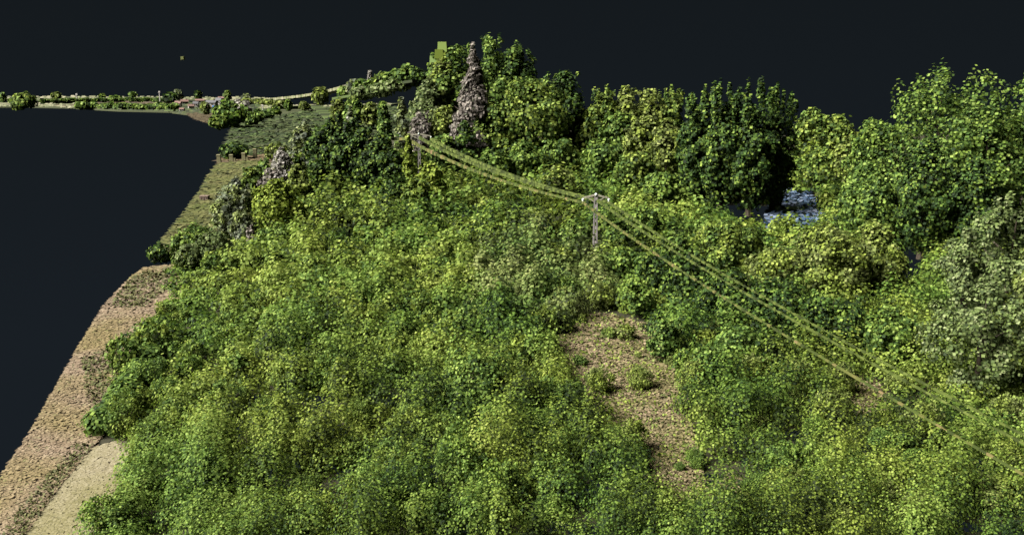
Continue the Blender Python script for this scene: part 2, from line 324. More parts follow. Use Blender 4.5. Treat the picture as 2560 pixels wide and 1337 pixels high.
# grassy bank crossing the crop field
mb = MB(); pts = [on_ground(a, b) for a, b in ((690, 271), (740, 270), (785, 267), (800, 275), (815, 288), (836, 306))]
for a, b in zip(pts[:-1], pts[1:]):
    for k in range(6):
        mb.beam(a + (b - a) * k / 6 + np.array([0, 0, 1.]), a + (b - a) * (k + 1) / 6 + np.array([0, 0, 1.]), 12, 2.2, t=random.random())
tag(mb.obj('field_bank', M['field']), kind='structure')
# wooded spur: a sloping slab of ground carrying trees
mb = MB()
SP = [(845, 247, 640), (900, 238, 620), (960, 224, 600), (1020, 207, 580), (1046, 203, 572)]
for (a, b) in zip(SP[:-1], SP[1:]):
    p = at_y(*a); q = at_y(*b); mb.beam(p, q, 10, 1.6, t=random.random())
tag(mb.obj('hill_spur', M['field']), kind='structure')

# ------------------------------------------------------------------ foliage
def lobe_cloud(rng, lobes, n, up=.25, shell=(.62, 1.05), flat=.55):
    """n leaf places on the lobes (cx,cy,cz,rx,rz): positions and outward normals"""
    L = np.asarray(lobes, float); w = L[:, 3] * (L[:, 3] + L[:, 4]); i = rng.choice(len(L), n, p=w / w.sum())
    d = rng.normal(size=(n, 3)); d /= np.linalg.norm(d, axis=1, keepdims=True)
    flip = (d[:, 2] < -.25) & (rng.random(n) < .6); d[flip, 2] *= -1
    r = rng.uniform(*shell, n); rr = np.c_[L[i, 3], L[i, 3], L[i, 4]]
    C = L[i, :3] + d * rr * r[:, None]
    N = d + rng.normal(0, flat, (n, 3)) + np.array([0, 0, up])
    return C, N
def crown_lobes(rng, kind, w, h):
    lb = []
    if kind in ('round', 'spiky', 'pale', 'bush'):
        zb = .03 * h; n = 46; hh = (.88 if kind == 'spiky' else .96) * h - zb
        lb += [(0, 0, zb + hh * .48, w * .70, hh * .42), (0, 0, zb + hh * .32, w * .76, hh * .30)]
        for _ in range(n):
            d = rng.normal(size=3); d /= np.linalg.norm(d); t = .5 + .5 * d[2]
            prof = math.sin(math.pi * (.14 + .74 * t)) ** .45
            r = w * rng.uniform(.14, .30); lb.append((d[0] * w * .82 * prof, d[1] * w * .82 * prof, zb + hh * (.06 + .84 * t), r, r * rng.uniform(.9, 1.5)))
        if kind == 'pale':
            lb = [(0, 0, zb + hh * .42, w * .42, hh * .34)]
            for _ in range(30):
                d = rng.normal(size=3); d /= np.linalg.norm(d); t = .5 + .5 * d[2]; q = rng.uniform(.55, 1.0)
                r = w * rng.uniform(.15, .30); lb.append((d[0] * w * q, d[1] * w * q, zb + hh * (.1 + .82 * t), r, r * rng.uniform(.8, 1.3)))
        ns = 16 if kind == 'spiky' else 5
        for _ in range(ns):
            a = rng.uniform(0, 6.28); q = w * math.sqrt(rng.random()) * .85
            lb.append((q * math.cos(a), q * math.sin(a), h * (.95 - .2 * (q / w) ** 2) - h * .02, w * .085, h * rng.uniform(.07, .12) if kind == 'spiky' else h * .06))
    elif kind == 'cone':
        for k in range(34):
            t = (k + rng.random()) / 34; r = w * (1.02 - t) ** .8 * .6 + .03 * w; a = rng.uniform(0, 6.28); q = w * (1 - t) ** .8 * .42
            lb.append((q * math.cos(a), q * math.sin(a), h * (.05 + .9 * t), r, h * .06))
        lb.append((0, 0, h * .93, w * .1, h * .08))
    elif kind == 'column':
        for k in range(26):
            t = (k + rng.random()) / 26; q = w * .4 * math.sin(math.pi * min(1, .15 + .9 * t)); a = rng.uniform(0, 6.28)
            lb.append((q * math.cos(a), q * math.sin(a), h * (.03 + .93 * t), w * .6 * (1 - .55 * t ** 3), h * .055))
    return lb
def trunk_mesh(rng, w, h, mat):
    mb = MB(); r0 = max(.06, .022 * h); lean = rng.normal(0, .02, 2) * h
    P = [(lean[0] * t, lean[1] * t, h * .82 * t - .3 * (t == 0)) for t in (0, .12, .35, .6, 1.)]
    mb.tube(P, [r0 * 1.35, r0, r0 * .8, r0 * .55, r0 * .15], 8)
    for k in range(7):
        t = rng.uniform(.3, .8); b = np.array([lean[0] * t, lean[1] * t, h * .82 * t]); a = rng.uniform(0, 6.28); l = min(w * rng.uniform(.4, .65), h * .3)
        m_ = b + np.array([math.cos(a) * l * .5, math.sin(a) * l * .5, l * .25]); e = b + np.array([math.cos(a) * l, math.sin(a) * l, l * .65])
        mb.tube([b, m_, e], [r0 * .4, r0 * .28, r0 * .07], 5)
    return mb.mesh('trunk', M[mat])
count = [0]
def tree(px, Y, top, hw, kind, mat, label, name='tree', cat='tree', leaf=2.5, layers=4.6, z0=None, dead=False, group=None, base=None, tint=None):
    count[0] += 1; rng = np.random.default_rng(100 + count[0])
    p = at_y(px, top, Y); g = float(terr(p[0], Y)) if z0 is None else z0
    if base is not None: g = at_y(px, base, Y)[2]
    h = p[2] - g; w = hw / FPX * Y * 1.0; root = empty(name, (p[0], Y, g))
    s = leaf * Y / 887.; n = int(max(60, min(13000, layers * (math.pi * w * h * 1.0) / s ** 2)))
    C, N = lobe_cloud(rng, crown_lobes(rng, kind, w * .98, h - s * .4), n, flat=.3, shell=(.55, 1.16))
    G = (C - np.array([0, 0, h * .42])) / np.array([w, w, h * .55]); N = N * .5 + G * .5 + rng.normal(0, .42, N.shape)
    far_out = rng.random(n) < .10; C[far_out] += G[far_out] * min(w, 4.) * rng.uniform(.02, .12, (far_out.sum(), 1))
    lo = C[:, 2] < .1; C[lo, 2] = rng.uniform(.1, .5, lo.sum())
    S = s * rng.uniform(.65, 1.2, n)
    cr = link('crown', quad_mesh('crown', C, N, S, rng.beta(*(tint or ((1.25, 1.4) if mat == 'drk_shade' else (1.2, 1.3))), n), M[mat]), root)
    link('trunk', trunk_mesh(rng, w, h, 'deadbark' if dead else 'bark'), root)
    tag(root, label, cat, group)
    return root
# --- hilltop stand
T = tree
T(1135, 280, 104, 88, 'round', 'grn', 'green broadleaf tree on the left shoulder of the hilltop stand')
T(1235, 286, 90, 92, 'spiky', 'grn', 'tallest green tree behind the dead conifer on the hilltop')
T(1282, 284, 96, 66, 'round', 'drk_shade', 'tall dark tree at the right of the hilltop stand with a bright rim')
T(1182, 258, 108, 68, 'cone', 'pnk', 'dead pinkish grey conifer standing out of the hilltop stand', dead=True, layers=8)
T(1335, 262, 182, 100, 'round', 'yel', 'broad yellow-green tree in front of the hilltop stand')
T(1240, 258, 250, 70, 'round', 'yel', 'low bright tree at the foot of the dead conifer')
T(1412, 266, 158, 66, 'round', 'drk_shade', 'dark rounded tree on the right of the broad yellow-green tree')
T(1072, 272, 186, 56, 'round', 'pal', 'pale green tree below the big olive leaf clumps of the hilltop')
T(1105, 262, 250, 40, 'round', 'olv', 'olive tree filling the gap left of the dead conifer')
T(1003, 262, 240, 24, 'column', 'gry', 'slim grey-green tree left of the far pole')
T(1050, 260, 268, 36, 'round', 'pnk', 'pinkish withered bush behind the far pole', dead=True, name='bush', cat='bush')
T(1160, 248, 300, 44, 'column', 'drk_shade', 'dark tree directly below the dead conifer')
T(1110, 246, 330, 46, 'round', 'grn', 'green tree behind the wires right of the far pole')
for i, (x, t, w, m, l) in enumerate([(1508, 212, 40, 'yel', 'first yellow tree right of the dark rounded hilltop tree'), (1568, 214, 44, 'olv', 'olive tree on the skyline between two yellow ones'), (1628, 220, 44, 'olv', 'muted olive tree on the skyline above the near pole'),
        (1678, 212, 38, 'yel', 'yellowish tree on the skyline just left of the tall dark spiky trees')]):
    T(x, 300, t, w, 'spiky', m, l)
for (x, Y, t, w, m, l) in [(1480, 262, 262, 48, 'yel', 'small bright tree below the dark rounded hilltop tree'), (1545, 258, 268, 50, 'grn', 'fresh green tree below the olive skyline trees'), (1610, 250, 280, 54, 'olv', 'olive tree halfway up the slope above the near pole'),
        (1670, 240, 290, 50, 'olv', 'olive tree hugging the left flank of the dark spiky trees'), (1500, 236, 340, 54, 'grn', 'green bushy tree in mid slope above the wires'), (1590, 226, 372, 56, 'yel', 'yellow-green bushy tree behind the near pole'),
        (1400, 244, 340, 52, 'grn', 'green bushy tree right of the wires near the hill foot'), (1310, 240, 350, 56, 'grn', 'green bushy tree under the broad yellow-green tree'), (1230, 236, 372, 50, 'grn', 'dense green tree above the wires at mid span'),
        (1660, 205, 420, 50, 'grn', 'bushy tree at the lower left of the dark spiky trees'), (1400, 215, 410, 50, 'olv', 'olive bushy tree just above the wires left of the near pole')]:
    T(x, Y, t, w, 'round', m, l, leaf=2.7)
T(1100, 274, 128, 40, 'round', 'olv', 'slender olive tree behind the oversized leaf clumps of the hilltop')
T(1075, 205, 398, 42, 'bush', 'bry', 'bright bush hiding the foot of the far pole', name='bush', cat='bush')
T(1040, 196, 432, 40, 'bush', 'yel', 'yellow-green bush below the narrow column of foliage', name='bush', cat='bush')
# --- dark spiky trees and right side
T(1752, 208, 222, 60, 'spiky', 'drk_shade', 'left one of the tall dark spiky trees above the dark gap', layers=5.5)
T(1815, 204, 198, 62, 'spiky', 'drk_shade', 'second tall dark spiky tree with a pointed top shoot', layers=5.5)
T(1890, 202, 200, 70, 'spiky', 'drk_shade', 'tallest dark spiky tree with twin pointed shoots', layers=5.5)
T(1950, 206, 215, 56, 'spiky', 'drk_shade', 'right one of the tall dark spiky trees beside the pond', layers=5.5)
T(2035, 262, 262, 46, 'round', 'yel', 'yellow-olive tree right of the dark spiky trees on the skyline')
T(2095, 258, 278, 52, 'round', 'yel', 'yellow-olive tree in the skyline dip before the great right tree')
T(2055, 232, 370, 54, 'round', 'yel', 'lower yellow tree above the blue pond')
T(2130, 226, 330, 50, 'round', 'olv', 'olive tree at the left foot of the great right tree')
T(2200, 176, 268, 72, 'round', 'grn', 'left shoulder tree of the great right-hand stand')
T(2370, 168, 166, 205, 'spiky', 'grn', 'great broad rounded green tree at the upper right with upright shoots', layers=5.5)
T(2480, 160, 230, 120, 'round', 'grn', 'green tree in front of the great broad tree at the upper right', layers=5.)
T(2580, 166, 186, 110, 'spiky', 'grn', 'green tree cut by the right picture edge', layers=5.5)
T(2180, 158, 420, 80, 'round', 'grn', 'green tree in front of the great right-hand stand near the pond')
T(2330, 150, 330, 80, 'round', 'drk_shade', 'dark tree in the shade under the great right tree')
T(2450, 148, 380, 80, 'round', 'drk_shade', 'dark tree behind the pale tree at the right edge')
T(1830, 128, 532, 88, 'round', 'yel', 'yellow-green bushy tree in front of the dark gap below the spiky trees', leaf=2.6)
T(1950, 118, 616, 100, 'round', 'olv', 'olive green tree below the blue pond', leaf=2.6)
T(2085, 116, 552, 105, 'round', 'olv', 'broad olive green tree right below the pond', leaf=2.6)
T(2195, 118, 548, 80, 'round', 'olv', 'olive green tree between the pond tree and the dark hollow', leaf=2.6)
T(2540, 92, 474, 125, 'pale', 'pal', 'tall pale silvery-green tree at the right edge', layers=3., leaf=2.7)
T(2430, 96, 560, 82, 'pale', 'pal', 'pale tree leaning left of the tall silvery-green one', layers=2.6, leaf=2.7)
T(2470, 80, 690, 130, 'pale', 'pal', 'low pale tree in front of the tall silvery-green one', layers=2.4, leaf=2.9)
T(2590, 80, 660, 90, 'pale', 'olv', 'olive tree cut by the right edge below the silvery-green one', leaf=2.9)
for (x, Y, t, w, m, l) in [(1730, 112, 620, 80, 'drk_shade', 'tree darkened for the shade under the three wires'), (1830, 104, 672, 95, 'drk_shade', 'shade-darkened tree below the yellow-green bushy tree by the wires'), (1960, 98, 700, 105, 'drk_shade', 'shade-darkened tree below the middle of the wires'),
        (2090, 94, 720, 95, 'drk_shade', 'shade-darkened tree where the wires cross the hollow'), (2230, 90, 760, 80, 'grn', 'green tree at the foot of the pale silvery tree'), (1690, 128, 560, 52, 'grn', 'green tree just right of the near pole'), (1850, 90, 830, 90, 'grn', 'smooth bright green shrub under the lowest wire')]:
    T(x, Y, t, w, 'round', m, l, leaf=2.9)  # dark crowns carry the slope's shade under the wires in their leaf colour
for (x, Y, t, w, m, l) in [(1440, 158, 545, 46, 'grn', 'tall bush close to the left of the near pole'), (1395, 140, 610, 50, 'olv', 'olive bush lower left of the near pole'), (1545, 150, 540, 40, 'grn', 'tall bush close to the right of the near pole'), (1610, 158, 500, 50, 'grn', 'tall green bush between the near pole and the dark spiky trees'), (1490, 138, 652, 34, 'olv', 'bush hiding the foot of the near pole'),
        (1560, 130, 610, 46, 'grn', 'bush lower right of the near pole under the wires'), (1640, 122, 620, 54, 'drk_shade', 'shaded bush right of the near pole under the wires'), (1600, 112, 690, 50, 'grn', 'green bush halfway between the near pole and the clearing'), (1690, 106, 740, 52, 'grn', 'tall green bush above the right side of the clearing'), (1500, 116, 700, 50, 'olv', 'olive bush halfway between the near pole and the clearing'),
        (1660, 92, 790, 46, 'grn', 'bush at the upper right rim of the clearing'), (1750, 84, 860, 70, 'grn', 'fresh green bush right of the clearing'), (1330, 96, 800, 70, 'grn', 'broad bush upper left of the clearing'), (1160, 104, 770, 60, 'yel', 'yellow-green mound in the middle of the thicket'), (1180, 78, 880, 80, 'grn', 'fresh green mound left of the clearing')]:
    T(x, Y, t, w, 'bush', m, l, leaf=2.6, name='bush', cat='bush', layers=3.6)
# --- left cluster
T(802, 232, 302, 48, 'round', 'drk_shade', 'left tree of the dark clump beside the crop field', layers=8)
T(853, 230, 284, 54, 'spiky', 'drk_shade', 'tallest dark tree in the clump beside the crop field', layers=8)
T(905, 228, 308, 56, 'round', 'drk_shade', 'middle dark tree of the clump beside the crop field', layers=8)
T(952, 226, 326, 52, 'round', 'drk_shade', 'right dark tree of the clump before the far pole', layers=8)
T(958, 240, 250, 30, 'column', 'grn', 'tall column-shaped green tree behind the dark clump')
T(985, 206, 400, 34, 'round', 'drk_shade', 'small dark tree at the right foot of the dark clump')
T(1020, 214, 330, 17, 'column', 'bry', 'narrow yellow-green column of foliage beside the far pole', layers=9)
T(757, 262, 292, 38, 'round', 'gry', 'grey-green tree behind the dark clump on its left')
T(875, 300, 262, 34, 'cone', 'gry', 'grey-green conical tree standing against the crop field')
T(690, 172, 444, 66, 'round', 'bry', 'bright yellow-green round tree left of the dark clump', layers=5.5)
T(690, 160, 560, 48, 'round', 'grn', 'green bush at the foot of the bright round tree', name='bush', cat='bush')
T(703, 216, 362, 36, 'bush', 'wht', 'silvery white shrub tree above the bright round tree', dead=True)
T(672, 214, 414, 36, 'bush', 'pnk', 'greyish pink twiggy bush below the silvery white tree', dead=True, name='bush', cat='bush')
T(735, 225, 372, 30, 'bush', 'yel', 'small yellow bush right of the silvery white tree', name='bush', cat='bush')
T(745, 205, 400, 34, 'round', 'olv', 'olive bush between the silvery tree and the dark clump', name='bush', cat='bush')
T(660, 234, 390, 24, 'bush', 'grn', 'green bush at the end of the earth path', name='bush', cat='bush')
T(625, 214, 410, 32, 'bush', 'yel', 'low yellow-green bush on the meadow edge', name='bush', cat='bush')
T(585, 186, 442, 46, 'round', 'gry', 'grey-green tree on the meadow edge')
T(560, 170, 482, 40, 'round', 'gry', 'pale grey-green shrub leaning over the meadow', name='bush', cat='bush')
T(604, 164, 520, 36, 'round', 'gry', 'shaded grey bush beside the bright round tree', name='bush', cat='bush')
T(626, 160, 556, 14, 'bush', 'pnk', 'small salmon pink twiggy bush by the bright round tree', name='bush', cat='bush', dead=True)
T(480, 150, 562, 58, 'bush', 'grn', 'green bush at the lower end of the meadow', name='bush', cat='bush')
T(530, 148, 572, 50, 'bush', 'pal', 'pale bush next to the lower end of the meadow', name='bush', cat='bush')
T(398, 146, 608, 36, 'bush', 'drk_shade', 'dark green bush on the cut edge above the soil field', name='bush', cat='bush')
T(470, 140, 606, 36, 'bush', 'pal', 'dry brownish-green bush above the soil field', name='bush', cat='bush')
T(585, 348, 356, 36, 'bush', 'drk_shade', 'dark round bush behind the row of fence posts', name='bush', cat='bush', layers=9)
T(640, 400, 372, 14, 'bush', 'yel', 'small bush beside the last fence post', name='bush', cat='bush')
T(690, 330, 350, 30, 'bush', 'olv', 'dim olive bush at the near edge of the crop field', name='bush', cat='bush')
T(570, 575, 252, 44, 'round', 'grn', 'big green tree at the far left corner of the crop field', leaf=3.6, layers=8)
T(545, 560, 285, 24, 'bush', 'yel', 'yellow-green bush under the big corner tree', leaf=3.4, layers=8, name='bush', cat='bush')
T(600, 640, 244, 28, 'round', 'wht', 'whitish tree behind the big corner tree', leaf=2.9)
for i, (x, Y, t, w) in enumerate([(628, 600, 276, 18), (645, 640, 268, 16), (668, 700, 268, 16), (690, 760, 264, 14)]):
    T(x, Y, t, w, 'bush', 'grn', 'bush in the hedge running from the corner tree along the crop field', leaf=2.8, name='bush', cat='bush', group='hedge bushes along the crop field')
T(512, 800, 251, 14, 'round', 'olv', 'olive tree in front of the village houses', leaf=2.6)
for i, (x, Y, t, w, m, l) in enumerate([(845, 560, 240, 24, 'olv', 'leftmost bush of the band at the head of the crop field'), (885, 555, 242, 26, 'grn', 'second bush of the band at the head of the crop field'), (925, 550, 248, 22, 'olv', 'third bush of the band at the head of the crop field'), (955, 545, 248, 16, 'drk_shade', 'last dark bush of the band at the head of the crop field'), (880, 575, 231, 22, 'yel', 'yellowish bush peeping over the band at the head of the crop field')]):
    T(x, Y, t, w, 'bush', m, l, leaf=3.2, name='bush', cat='bush', layers=8)
# --- trees on the climbing spur
for (x, Y, t, w, b, m, k, l) in [(862, 640, 210, 16, 244, 'grn', 'round', 'leftmost green tree on the wooded spur'), (882, 636, 194, 14, 240, 'gry', 'round', 'greyish round tree low on the wooded spur'), (903, 630, 196, 18, 240, 'grn', 'round', 'green tree beside the silver spire of the spur'),
        (924, 640, 171, 8, 225, 'wht', 'cone', 'slim silvery spire rising from the wooded spur'), (930, 612, 198, 26, 236, 'grn', 'round', 'broad green tree at the middle of the wooded spur'), (962, 605, 180, 28, 228, 'yel', 'round', 'yellow-green tree at the middle of the wooded spur'),
        (990, 596, 172, 28, 222, 'grn', 'round', 'green tree high on the wooded spur'), (1022, 585, 166, 30, 214, 'grn', 'round', 'highest green tree at the end of the wooded spur'), (1046, 575, 170, 18, 206, 'drk_shade', 'round', 'small dark tree at the tip of the wooded spur'),
        (905, 600, 218, 24, 246, 'pal', 'bush', 'pale bush on the lower edge of the spur'), (950, 592, 210, 28, 238, 'pal', 'bush', 'pale bush halfway along the lower edge of the spur'), (992, 582, 198, 26, 224, 'pal', 'bush', 'pale bush near the tip of the spur'), (800, 900, 214, 17, 258, 'olv', 'round', 'lone olive tree behind the climbing lane')]:
    T(x, Y, t, w * 1.3, k, m, l, base=b + 4, leaf=3., layers=8)
# --- tiny trees on the far strip
for (x, Y, t, w, m, l) in [(55, 950, 231, 34, 'yel', 'large yellow-green tree clump at the far left of the strip'), (5, 1250, 227, 7, 'grn', 'small tree at the very left edge of the strip'), (140, 1500, 230, 12, 'olv', 'small olive tree on the skyline left of the white mast'), (255, 1500, 232.5, 8, 'yel', 'tiny yellow tree on the skyline of the strip'),
        (290, 1500, 238, 14, 'grn', 'flat green bush on the skyline of the strip'), (331, 1450, 228, 10, 'grn', 'round green tree on the skyline of the strip'), (445, 1300, 219, 10, 'gry', 'tall grey-green tree left of the village'), (424, 1200, 229, 18, 'drk_shade', 'dark broad tree left of the village'), (494, 1300, 222, 9, 'drk_shade', 'dark small tree above the village roofs'),
        (568, 1300, 223, 9, 'yel', 'yellow-green tree above the village at the right'), (615, 1300, 234, 14, 'gry', 'greyish tree on the skyline right of the village'), (720, 900, 247, 12, 'grn', 'green bush below the climbing lane'), (760, 900, 252, 14, 'olv', 'olive bush below the climbing lane by the crop field'), (690, 900, 254, 12, 'olv', 'low olive bush at the start of the climbing lane')]:
    T(x, Y, t, w, 'round', m, l, leaf=2.8, layers=8, z0=0.)
def hedge(name, label, pts, hw, mat, n, hgt):
    """a dense low row of shrubs: one hedge, foliage and woody core"""
    P = [np.array(ray(a, b)) for a, b in pts]; P = [np.array([0, 0, CAMZ]) + r * (-CAMZ / r[2]) for r in P]
    root = empty(name, P[0]); lb = []; seg = np.linspace(0, len(P) - 1, n); core = MB(); last = None
    for s in seg:
        i = min(int(s), len(P) - 2); q = P[i] + (P[i + 1] - P[i]) * (s - i) - P[0]; hh = hgt * random.uniform(.6, 1.15)
        lb.append((q[0] + random.uniform(-2, 2), q[1] + random.uniform(-8, 8), hh * .5, hw * random.uniform(.8, 1.3), hh * .55))
    for a, b in zip(P[:-1], P[1:]): core.beam(a - P[0] + np.array([0, 0, hgt * .2]), b - P[0] + np.array([0, 0, hgt * .2]), 1.2, hgt * .4)
    C, N = lobe_cloud(R, lb, n * 60); C[:, 2] = np.maximum(C[:, 2], .2)
    link('foliage', quad_mesh('foliage', C, N, 3. * np.linalg.norm(P[0]) / 887. * R.uniform(.5, 1.2, len(C)), R.random(len(C)), M[mat]), root)
    core.obj('woody_core', M['bark'], root); tag(root, label, 'hedge'); return root
hedge('hedge', 'dark green hedge between the two pale strips of the far land', [(110, 257), (200, 255), (300, 253), (420, 253)], 4, 'grn', 60, 3.6)
hedge('hedge', 'ragged green hedge along the lower edge of the ploughed strip', [(190, 271), (300, 274), (400, 275), (440, 276)], 4, 'grn', 44, 6)
hedge('hedge', 'hedge running behind the village towards the crop field', [(600, 262), (650, 262), (700, 263)], 5, 'olv', 16, 6)

# ------------------------------------------------------------------ the thicket that covers the slope
def in_scrub(x, y):
    px, py = proj(x, y, terr(x, y))
    px = px + 42 * (vnoise(x, y, 2.6, 51) - .5) * 2; py = py + 26 * (vnoise(x, y, 2.2, 52) - .5) * 2
    k = inpoly(px - np.clip((py - 600) / 12, 0, 34), py, SCRUB) & inpoly(px, py, SCRUB) & (y < 262) & (x < 100) & (x > -95)
    for pl in (CLEAR, CLEAR2, CLEAR3, POND): k &= ~inpoly(px, py, pl)
    return k & ~in_hole(x, y, .70)
def dome_set(g0, g1, y0, y1):
    out = []; y = y0
    while y < y1:
        g = g0 + (g1 - g0) * (y - y0) / (y1 - y0); half = y * .66 + 8; x = np.arange(-half, half, g); x = x + R.uniform(-.45, .45, len(x)) * g
        yy = y + R.uniform(-.45, .45, len(x)) * g; out.append(np.c_[x, yy, R.uniform(.42, .95, len(x)) * g, np.full(len(x), g)]); y += g * .95
    d = np.concatenate(out); return d[in_scrub(d[:, 0], d[:, 1])]
def leaves_for(d, px0, px1, layers):
    """leaf clusters over every dome: dome shell, plus upright shoots"""
    Y = d[:, 1]; s = np.interp(Y, [45, 80, 120, 200, 260], px0) * Y / 887.; Rr = d[:, 2]
    Hh = Rr * (.6 + 1.3 * vnoise(d[:, 0], d[:, 1], 4., 4) ** 1.3) * np.clip((d[:, 0] + d[:, 1] * .2 + 24) / 14, .35, 1) * (.55 + 1.0 * vnoise(d[:, 0], d[:, 1], 11., 14)) * np.interp(Y, [40, 90, 140], [1.3, 1.25, 1.1])
    n = np.maximum(8, (layers * 2.6 * Rr * (Rr + Hh) / s ** 2)).astype(int); i = np.repeat(np.arange(len(d)), n); m = len(i)
    v = R.normal(size=(m, 3)); v[:, 2] = np.abs(v[:, 2]) * 1.1 - .15; v /= np.linalg.norm(v, axis=1, keepdims=True)
    ph = R.uniform(0, 6.28, (len(d), 3)); a = np.arctan2(v[:, 1], v[:, 0])
    lump = 1 + .18 * np.sin(3 * a + ph[i, 0]) + .16 * np.sin(5 * a + 4 * v[:, 2] + ph[i, 1]) + .12 * np.sin(9 * v[:, 2] + 2 * a + ph[i, 2])
    r = R.uniform(.62, 1.06, m) * lump
    C = np.c_[d[i, 0] + v[:, 0] * Rr[i] * r, d[i, 1] + v[:, 1] * Rr[i] * r, v[:, 2] * Hh[i] * r]
    sh = R.random(m) < .13; C[sh, 2] += np.minimum(R.exponential(.16, sh.sum()), .5) * Hh[i][sh]
    C[:, 2] += (1.5 * vnoise(d[:, 0] * 1.7, d[:, 1] * 1.7, 3., 91) ** 2.2 * np.clip((d[:, 0] + d[:, 1] * .2 + 20) / 14, 0, 1))[i]
    C[:, 2] = np.maximum(C[:, 2], .05) + terr(C[:, 0], C[:, 1])
    N = v + R.normal(0, .30, (m, 3)) + np.array([0, 0, .1])
    br = R.normal(0, .16, len(d)); big = (vnoise(d[:, 0], d[:, 1], 15., 61) - .5) * .5; t = np.clip(R.beta(1.2, 1.3, m) + (br + big)[i], 0, 1)
    return C, N, s[i] * R.uniform(.6, 1.2, m), t, d[i]
D1 = dome_set(2.3, 2.7, 42, 100); D2 = dome_set(2.7, 3.2, 100, 170); D3 = dome_set(3.2, 4.2, 170, 262)
tri = 0
for nm, D, ly in (('near_thicket', D1, 1.1), ('slope_thicket', D2, 1.35), ('upper_thicket', D3, 1.4)):
    C, N, S, T_, dd = leaves_for(D, [2.1, 2.25, 2.6, 3.1, 3.4], None, ly)
    px, py = proj(dd[:, 0], dd[:, 1], terr(dd[:, 0], dd[:, 1]))
    q = vnoise(dd[:, 0], dd[:, 1], 9., 21) * .6 + .4 * vnoise(dd[:, 0], dd[:, 1], 3., 31) + np.clip((px - 1100) / 1600, -.35, .3)
    mud = np.exp(-((px - 1370) / 230) ** 2 - ((py - 720) / 150) ** 2)
    sel = np.where(q + 0 * mud < .5, 0, 1); sel = np.where((mud * .9 + .35 * vnoise(dd[:, 0], dd[:, 1], 4., 77)) > .62, 2, sel)
    for k, mt, lab in ((0, 'thicket', 'yellow-green leafy scrub'), (1, 'thicket2', 'fresh green leafy scrub'), (2, 'thicket3', 'muted olive scrub')):
        m_ = sel == k
        if m_.sum() == 0: continue
        o = link(nm, quad_mesh(nm, C[m_], N[m_], S[m_], T_[m_], M[mt])); tri += m_.sum() * 2
        tag(o, lab + {'near_thicket': ' massed across the foreground slope', 'slope_thicket': ' massed over the middle of the slope', 'upper_thicket': ' massed below the hill trees'}[nm], 'scrub', kind='stuff')
print('thicket tris', tri)

# ------------------------------------------------------------------ single shrubs rising from the thicket
protos = {}
for lod, s in (('near', .15), ('mid', .30), ('far', .6)):
    for mi, mt in enumerate(('yel', 'grn', 'olv')):
        for v in range(2):
            rng = np.random.default_rng(900 + mi * 7 + v + int(s * 100)); w, h = 2., 2.9
            lb = crown_lobes(rng, 'bush', w, h)
            for _ in range(10):
                a = rng.uniform(0, 6.28); q = w * math.sqrt(rng.random()) * .8; lb.append((q * math.cos(a), q * math.sin(a), h * (1 - .25 * (q / w) ** 2), .14, rng.uniform(.3, .55)))
            n = int(min(4200, 2.6 * 2.6 * w * (w + h) / s ** 2)); C, N = lobe_cloud(rng, lb, n, up=.3); C[:, 2] = np.maximum(C[:, 2], .1)
            fol = quad_mesh('foliage', C, N, s * rng.uniform(.6, 1.2, n), rng.beta(2, 2, n), M[mt])
            mb = MB()
            for k in range(6):
                a = k * 1.05 + rng.random(); mb.tube([(0, 0, -.2), (math.cos(a) * .4, math.sin(a) * .4, h * .4), (math.cos(a) * 1.1, math.sin(a) * 1.1, h * .75)], [.07, .05, .015], 5)
            protos[(lod, mt, v)] = (fol, mb.mesh('stem', M['bark']))
nb = 0
def shrub(x, y, sc, mt, label, group):
    global nb
    lod = 'near' if y < 85 else 'mid' if y < 150 else 'far'
    fol, st = protos[(lod, mt, nb % 2)]
    o = empty('shrub', (x, y, float(terr(x, y)))); o.rotation_euler = (0, 0, random.uniform(0, 6.28)); o.scale = (sc, sc, sc * random.uniform(.8, 1.25))
    link('foliage', fol, o); link('stem', st, o); tag(o, label, 'shrub', group); nb += 1
def zone_label(px, py):
    if py > 1000: k = ('in the bottom left foreground thicket' if px < 700 else 'in the bottom middle foreground thicket' if px < 1450 else 'in the bottom right foreground thicket')
    elif py > 780: k = ('on the slope beside the tan field' if px < 700 else 'in the thicket left of the bare clearing' if px < 1450 else 'around the bare clearing and under the wires')
    elif py > 600: k = ('in the thicket at the upper end of the tan field' if px < 800 else 'in mid slope below the wires and the near pole' if px < 1600 else 'right of the near pole below the wires')
    else: k = ('below the dark clump and the far pole' if px < 1250 else 'between the hill trees and the near pole')
    return k
rs = np.random.default_rng(77); tries = 0; placed = []
while nb < 235 and tries < 6000:
    tries += 1
    px = rs.uniform(230, 2600); py = rs.uniform(430, 1337); p = on_ground(px, py) if tries < 0 else None
    r = ray(px, py); t = -CAMZ / r[2]; x, y = r[0] * t, r[1] * t
    if y > 250: continue
    if not bool(in_scrub(np.array([x]), np.array([y]))[0]): continue
    if any((x - a) ** 2 + (y - b) ** 2 < (2.6 + .012 * y) ** 2 for a, b in placed): continue
    if 1620 < px < 2350 and 640 < py < 860: continue
    pole_d = abs(px - 1490)
    if pole_d < 45 and 560 < py < 840: continue
    placed.append((x, y)); q = vnoise(x, y, 9., 21) + (px - 1100) / 3000.
    mt = 'yel' if q < .45 else 'grn' if q < .75 else 'olv'
    z = zone_label(px, py); c = {'yel': 'yellow-green', 'grn': 'fresh green', 'olv': 'dull olive'}[mt]
    sc_ = rs.uniform(.55, 1.1); c = ('small ' if sc_ < .72 else 'large ' if sc_ > .93 else 'mid-sized ') + c
    shrub(x, y, sc_ * (1.0 if y < 120 else 1.15), mt, c + ' leafy shrub ' + z, 'shrubs ' + z)
